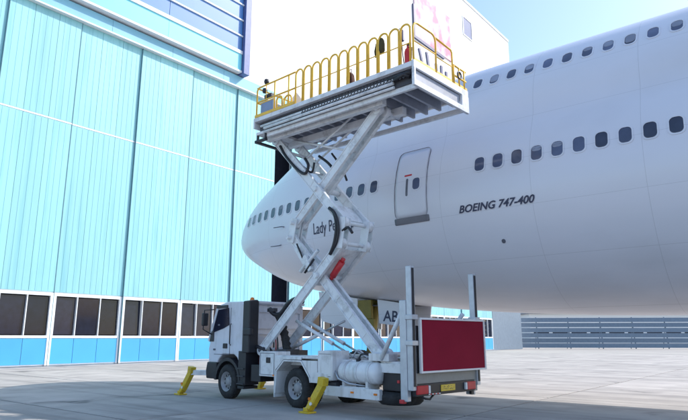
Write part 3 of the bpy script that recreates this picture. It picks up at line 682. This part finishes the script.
for k, rr in (('JRu', .05), ('JRl', .05), ('JLu', .05), ('JLl', .05), ('TL', .06), ('TR', .06), ('BL', .06), ('BR', .06)):
    MB().tube([(A[k][0], .28, A[k][1]), (A[k][0], .83 if k in ('JLu', 'JLl') else 1.26, A[k][1])], rr, 12).build('cross_shaft', 'arm_white', T)
def cross(a, b, c, d):
    x1, z1, x2, z2 = *a, *b; x3, z3, x4, z4 = *c, *d
    den = (x1 - x2) * (z3 - z4) - (z1 - z2) * (x3 - x4)
    return (((x1 * z2 - z1 * x2) * (x3 - x4) - (x1 - x2) * (x3 * z4 - z3 * x4)) / den, ((x1 * z2 - z1 * x2) * (z3 - z4) - (z1 - z2) * (x3 * z4 - z3 * x4)) / den)
for c in (cross(A['TL'], A['JRu'], A['TR'], A['JLu']), cross(A['JRl'], A['BL'], A['JLl'], A['BR'])):
    MB().tube([(c[0], .27, c[1]), (c[0], 1.27, c[1])], .07, 14).build('centre_shaft', 'arm_white', T)
# plate webs between the paired arms, so that each arm pair reads as a box section
def web(a, b, t0, t1, y0, y1, nm='web_plate'):
    p = Vector((a[0], 0, a[1])); q = Vector((b[0], 0, b[1])); a_ = p + (q - p) * t0; b_ = p + (q - p) * t1
    MB().bar((a_.x, (y0 + y1) / 2, a_.z), (b_.x, (y0 + y1) / 2, b_.z), y1 - y0, .05, (0, 1, 0)).build(nm, 'arm_white', T, .004)
web(A['JRl'], A['BL'], .04, .36, .40, 1.14); web(A['TL'], A['JRu'], .80, .97, .40, 1.14)
for t in (.15, .38, .55):
    e = Vector((A['TL'][0], 0, A['TL'][1])).lerp(Vector((A['JRu'][0], 0, A['JRu'][1])), t); MB().tube([(e.x, .35, e.z), (e.x, 1.19, e.z)], .035, 10).build('tie_bar', 'arm_white', T)
# red accumulator, rams and bracing rods
MB().tube([(.62, .62, 3.10), (.68, .62, 3.17)], .05, 12).tube([(.68, .62, 3.17), (1.02, .62, 3.51)], .085, 16).tube([(1.02, .62, 3.51), (1.08, .62, 3.58)], .055, 12).build('accumulator', 'red', T)
def ram(p, q, r, nm='lift_ram'):
    p, q = Vector(p), Vector(q); m_ = p.lerp(q, .58)
    o = MB().tube([p, m_], r, 14).tube([m_, m_ + (q - p).normalized() * .05], r * 1.15, 14).build(nm, 'arm_white', T)
    MB().tube([m_, q], r * .55, 12).build('ram_rod', 'steel', o)
ram((-.72, .62, 2.09), (1.65, .62, 1.13), .045); ram((-1.58, 1.0, 1.30), (.73, 1.0, 2.07), .05); 
ram((-.72, 1.0, 2.09), (1.65, 1.0, 1.13), .045)
for p, q in (((-.57, .7, 6.53), (1.6, .7, 7.4)), ((-1.26, .7, 7.3), (1.41, .7, 6.3)), ((-.57, 1.1, 6.53), (1.6, 1.1, 7.4))):
    MB().tube([p, q], .03, 10).build('stay_rod', 'arm_white', T)
# lower joint mechanism with levers
MB().bar((-.55, .42, 4.0), (.0, .42, 3.35), .06, .12).bar((-.35, .42, 3.35), (.35, .42, 3.85), .06, .08).bar((-.15, .40, 3.75), (.1, .40, 3.35), .1, .14).tube([(-.35, .42, 3.35), (.35, .42, 3.85)], .05, 12).build('lock_linkage', 'arm_white', T, .006)
MB().tube([(-.1, .36, 3.3), (.25, .36, 3.62)], .03, 8).tube([(-.45, .36, 4.1), (-.2, .36, 3.7)], .022, 8).build('lock_cable', 'black', T)
# hoses
def hose(pts, r, m='black', nm='hydraulic_hose'):
    # smooth the polyline
    P_ = [Vector(p) for p in pts]; out = []
    for i in range(len(P_) - 1):
        p0 = P_[max(i - 1, 0)]; p1 = P_[i]; p2 = P_[i + 1]; p3 = P_[min(i + 2, len(P_) - 1)]
        for k in range(6):
            t = k / 6; out.append(.5 * ((2 * p1) + (p2 - p0) * t + (2 * p0 - 5 * p1 + 4 * p2 - p3) * t * t + (3 * p1 - p0 - 3 * p2 + p3) * t**3))
    out.append(P_[-1]); return MB().tube(out, r, 8).build(nm, m, T)
hose([(.92, .27, 4.84), (1.14, .24, 4.66), (1.24, .22, 4.3), (1.16, .22, 3.9), (.98, .25, 3.66)], .045)
hose([(1.0, .27, 4.8), (1.24, .2, 4.6), (1.33, .2, 4.3), (1.25, .22, 3.95), (1.05, .25, 3.72)], .032)
hose([(-1.2, .3, 7.0), (-.9, .3, 6.6), (-.35, .28, 6.1), (-.05, .28, 5.95), (.05, .3, 6.15), (-.15, .35, 6.4)], .04)
hose([(-1.1, .45, 7.0), (-.7, .45, 6.55), (-.3, .45, 6.2), (.02, .45, 6.0), (.12, .45, 6.25)], .03)
hose([(-.2, .9, 6.6), (.2, .9, 6.3), (.55, .9, 5.9)], .04); hose([(.0, 1.2, 6.7), (.4, 1.2, 6.2), (.6, 1.2, 5.8)], .03)
hose([(1.4, .28, 4.2), (1.6, .26, 4.25), (1.75, .26, 4.1)], .035)
hose([(1.9, .3, 1.15), (2.1, .2, 1.3), (2.35, .25, 1.25), (2.6, .3, 1.1)], .02); hose([(1.5, .5, 1.2), (1.75, .45, 1.38), (2.0, .5, 1.2)], .02, 'galv')
# corrugated cable trunk behind the cab, with gooseneck
pts = []; rad = []
path = [(-1.08, .62, 1.30), (-1.14, .62, 1.55), (-1.26, .62, 1.85), (-1.38, .62, 2.12), (-1.46, .62, 2.30)]
for i in range(len(path) - 1):
    for k in range(4):
        p = Vector(path[i]).lerp(Vector(path[i + 1]), k / 4); pts.append(p); rad.append(.125 if k % 2 else .085)
pts.append(Vector(path[-1])); rad.append(.1)
MB().tube(pts, rad, 14).build('cable_trunk', 'rubber', T)
hose([(-1.86, .58, 2.44), (-1.66, .6, 2.30), (-1.46, .62, 2.28), (-1.26, .62, 2.40), (-1.08, .62, 2.56), (-.75, .6, 2.66), (-.35, .5, 2.58)], .07, 'black', 'gooseneck')
hose([(-1.3, .7, 1.3), (-1.42, .7, 1.7), (-1.6, .7, 2.1), (-1.72, .62, 2.36)], .04, 'rubber', 'cable_bundle')
B('trunk_bracket', 'frame_dark', (-1.9, -1.6, .52, .66, 2.36, 2.46)); B('trunk_base', 'frame_dark', (-1.3, -.85, .4, .85, 1.17, 1.36))

# ------------------------------------------------------------------ work platform (part of the truck)
PL = 5.4; PWD = 2.35
dk = MB().box(-PL, 0, .06, PWD - .06, 7.46, 7.52)
deck = dk.build('platform', 'deck_grey', T, 0)
deck.location = (3.85, -.05, .06); deck.rotation_euler = (0, R(.6), R(4))
def Pb(name, m, *boxes, bevel=.008):
    q = MB()
    for b_ in boxes: q.box(*b_)
    return q.build(name, m, deck, bevel)
Pb('side_beam', 'arm_white', (-PL, 0, 0, .055, 7.48, 7.60)); Pb('side_beam', 'arm_white', (-PL, 0, PWD - .055, PWD, 7.42, 7.60))
Pb('front_beam', 'arm_white', (-PL - .06, -PL - .005, 0, PWD, 7.30, 7.60))
Pb('end_beam', 'arm_white', (.005, .06, 0, PWD, 7.45, 7.62), (.005, .075, 0, PWD, 7.02, 7.15), (.005, .07, 0, .07, 7.15, 7.45), (.005, .07, PWD - .32, PWD, 7.15, 7.45))
Pb('end_recess', 'deck_grey', (-.05, -.005, .07, PWD - .32, 7.15, 7.44))
# extension frame below the deck
Pb('lower_beam', 'arm_white', (-PL + .25, 0, .16, .24, 7.02, 7.14)); Pb('lower_beam', 'arm_white', (-PL + .25, 0, PWD - .24, PWD - .16, 7.02, 7.14))
for y, z, r, x0 in ((.07, 7.33, .035, -PL + .2), (.06, 7.24, .04, -PL + .35), (.09, 7.15, .035, -PL + .3)):
    MB().tube([(x0, y, z), (-.55, y, z)], r, 12).build('slide_tube', 'arm_white', deck)
Pb('shade_web', 'frame_dark', (-PL + .1, -.02, .13, .155, 7.14, 7.45), bevel=0)  # web coloured dark to put shade between deck edge and tubes
q = MB()
for i in range(34):
    x = -3.55 + i * .10
    q.bar((x, .045, 7.27), (x + .10, .045, 7.41), .02, .022); q.bar((x + .10, .045, 7.27), (x, .045, 7.41), .02, .022)
q.build('side_lattice', 'frame_dark', deck)
for i in range(13):
    x = -PL + .35 + i * .40
    Pb('cross_rib', 'deck_grey', (x, x + .07, .24, PWD - .24, 7.20, 7.44))
Pb('arm_track', 'arm_white', (-PL + .1, -1.1, .36, .52, 6.98, 7.18)); Pb('arm_track', 'arm_white', (-PL + .1, -1.1, 1.16, 1.32, 6.98, 7.18))
Pb('underside_sheet', 'deck_grey', (-PL + .1, -.08, .3, PWD - .3, 7.445, 7.455), bevel=0)
Pb('front_bumper_bar', 'black', (-PL - .1, -PL + .35, .1, .2, 6.92, 6.98), (-PL - .1, -PL + .0, .1, PWD - .2, 6.90, 6.96), (-PL + .3, -PL + .35, .12, .18, 6.98, 7.2), (-PL - .04, -PL + .01, .12, .18, 6.96, 7.2), bevel=.006)
Pb('front_step', 'arm_white', (-PL - .04, -PL + .5, .1, 2.0, 7.12, 7.2))
MB().tube([(-.5, .05, 7.30), (-.25, .04, 7.36), (-.1, .08, 7.28)], .05, 8).tube([(-.7, .05, 7.36), (-.3, .06, 7.40), (-.05, .03, 7.34)], .04, 8).build('cable_loop', 'black', deck)
# yellow guard rails
def hoop(x0, x1, y, zb, zt, r=.025, m='yellow', nm='hoop', along='x'):
    pts = []; rr = (x1 - x0) / 2 if (x1 - x0) < .5 else .18; n = 6
    pts.append((x0, zb)); 
    for i in range(n + 1): t = R(180 - 90 * i / n); pts.append((x0 + rr + rr * math.cos(t), zt - rr + rr * math.sin(t)))
    for i in range(n + 1): t = R(90 - 90 * i / n); pts.append((x1 - rr + rr * math.cos(t), zt - rr + rr * math.sin(t)))
    pts.append((x1, zb))
    out = [pts[0]]
    for p in pts[1:]:
        if math.dist(p, out[-1]) > .004: out.append(p)
    P3 = [(a, y, z) if along == 'x' else (y, a, z) for a, z in out]
    return MB().tube(P3, r, 8).build(nm, m, deck)
nh = 12; hx0 = -3.80; stp = 3.78 / nh
for i in range(nh): hoop(hx0 + i * stp + .025, hx0 + (i + 1) * stp - .025, .03, 7.6, 8.55)
def rail(*pts, r=.024, nm='rail'): return MB().tube(pts, r, 8).build(nm, 'yellow', deck)
rail((hx0, .03, 8.06), (-.03, .03, 8.06), r=.014, nm='mid_rail')
Pb('toe_board', 'yellow', (-PL, hx0, -.012, .012, 7.60, 7.68), bevel=0)
rail((-PL + .03, .03, 7.6), (-PL + .03, .03, 8.42), (-PL + .10, .03, 8.50), (hx0 + .02, .03, 8.52))
rail((-PL + .03, .03, 8.06), (hx0, .03, 8.06), nm='mid_rail')
for x in (-4.62, -4.05): rail((x, .03, 7.6), (x, .03, 8.50), nm='post')
hoop(-4.52, -4.30, .03, 7.62, 8.0); hoop(-4.24, -3.95, .05, 7.62, 7.95)
rail((-PL + .03, .03, 8.50), (-PL + .03, PWD - .05, 8.50), (-PL + .03, PWD - .05, 7.6)); rail((-PL + .03, .03, 8.06), (-PL + .03, PWD - .05, 8.06), nm='mid_rail')
rail((-PL + .03, 1.2, 7.6), (-PL + .03, 1.2, 8.5), nm='post')
# rear end rails
hoop(.04, .95, .03, 7.62, 8.58, along='y'); rail((.03, .04, 8.1), (.03, .95, 8.1), r=.014, nm='mid_rail')
rail((.03, .95, 8.52), (.03, 1.62, 8.48), (.03, 1.68, 8.42), (.03, 1.68, 7.62)); rail((.03, .95, 8.05), (.03, 1.68, 8.05), r=.014, nm='mid_rail')
for y in (1.74, 1.98, 2.22): rail((.03, y, 7.62), (.03, y, 8.12), nm='post')
rail((.03, 1.68, 8.12), (.03, 2.3, 8.12)); rail((.03, 1.68, 7.86), (.03, 2.3, 7.86), nm='mid_rail')
Pb('toe_board', 'yellow', (.01, .035, .06, PWD, 7.62, 7.70), bevel=0)
MB().lathe([(.07, -.015), (.10, -.015), (.10, .015), (.07, .015), (.07, -.015)], (.06, 1.95, 7.92), 'x', 20).build('lock_wheel', 'black', deck)
# fixtures at the front of the platform
pn = Pb('control_panel', 'blue_grey', (-5.22, -4.70, .05, .20, 7.66, 8.02)); MB().box(-5.24, -4.68, .045, .055, 8.0, 8.03).build('panel_lip', 'yellow', pn)
for z, x in ((8.62, -5.02), (8.36, -5.08)):
    MB().lathe([(.001, -.07), (.06, -.06), (.075, 0), (.06, .06), (.001, .07)], (x, .06, z), 'z', 14).build('lamp', 'black', deck)
rail((-5.02, .06, 8.0), (-5.02, .06, 8.58), r=.012, nm='lamp_stalk')
Pb('junction_box', 'black', (-5.15, -4.85, .1, .2, 8.16, 8.26))
MB().prism([(-4.35, 7.62), (-3.85, 7.62), (-3.85, 7.85), (-4.1, 8.15), (-4.3, 8.0)], .35, .9).build('equipment_cover', 'board_white', deck, .03)

# things on the platform (world placed through the platform's own frame)
bpy.context.view_layer.update()
PM = deck.matrix_world.copy()
def on_deck(name, loc):
    o = empty(name, PM @ Vector(loc), R(-3)); return o
fe = on_deck('fire_extinguisher', (-.20, .16, 7.52))
tag(fe, 'red fire extinguisher standing in the rear corner of the raised platform', 'extinguisher')
MB().lathe([(.001, 0), (.075, 0), (.08, .02), (.08, .42), (.06, .48), (.025, .52), (.025, .56), (.001, .56)], (0, 0, 0), 'z', 18).build('cylinder', 'red', fe)
MB().box(-.02, .09, -.015, .015, .56, .60).tube([(.0, 0, .54), (.12, -.02, .48), (.11, -.03, .2)], .014, 8).build('valve', 'black', fe)
pb = on_deck('pendant_box', (-.34, .10, 8.22)); tag(pb, 'small blue control box hooked on the last guard rail hoop of the platform', 'control box')
MB().box(-.06, .06, -.03, .05, 0, .28).build('case', 'navy', pb, .015); MB().tube([(0, .0, .28), (0, -.05, .32), (0, -.08, .26)], .01, 6).build('hook', 'steel', pb)
MB().tube([(0, .01, 0), (.01, .03, -.3), (.04, .05, -.66)], .012, 6).build('lead', 'black', pb)
ct = on_deck('hung_jacket', (-.92, .07, 8.10)); tag(ct, 'dark olive jacket hung on the guard rail hoops of the platform', 'jacket')
q = MB(); vv = []; ff = []
for j, (wd, dp, z) in enumerate([(.10, .03, .0), (.12, .06, .06), (.125, .06, .2), (.115, .055, .30), (.08, .045, .37), (.03, .02, .405)]):
    for k in range(12):
        a_ = 2 * math.pi * k / 12; vv.append((wd * math.cos(a_) * (1 + .06 * math.sin(3 * a_ + j)), dp * math.sin(a_), z))
for j in range(5):
    for k in range(12): ff.append((j * 12 + k, j * 12 + (k + 1) % 12, (j + 1) * 12 + (k + 1) % 12, (j + 1) * 12 + k))
ff += [tuple(range(12)), tuple(60 + k for k in range(12))]
q.add(vv, ff, True).build('body', 'coat_olive', ct); MB().tube([(-.1, -.01, .28), (-.14, -.02, .1), (-.13, -.01, -.05)], .03, 8).build('sleeve', 'coat_olive', ct)
bg_ = on_deck('tool_bag', (-1.92, .14, 7.52)); tag(bg_, 'dark brown upright tool bag leaning behind the platform guard rail', 'bag')
MB().prism([(-.10, 0), (.10, 0), (.11, .12), (.08, .36), (.03, .44), (-.04, .43), (-.09, .3)], -.07, .07).build('body', 'bag_brown', bg_, .03); MB().tube([(-.04, 0, .42), (-.03, 0, .52), (.03, 0, .52), (.03, 0, .42)], .012, 6).build('handle', 'bag_brown', bg_)
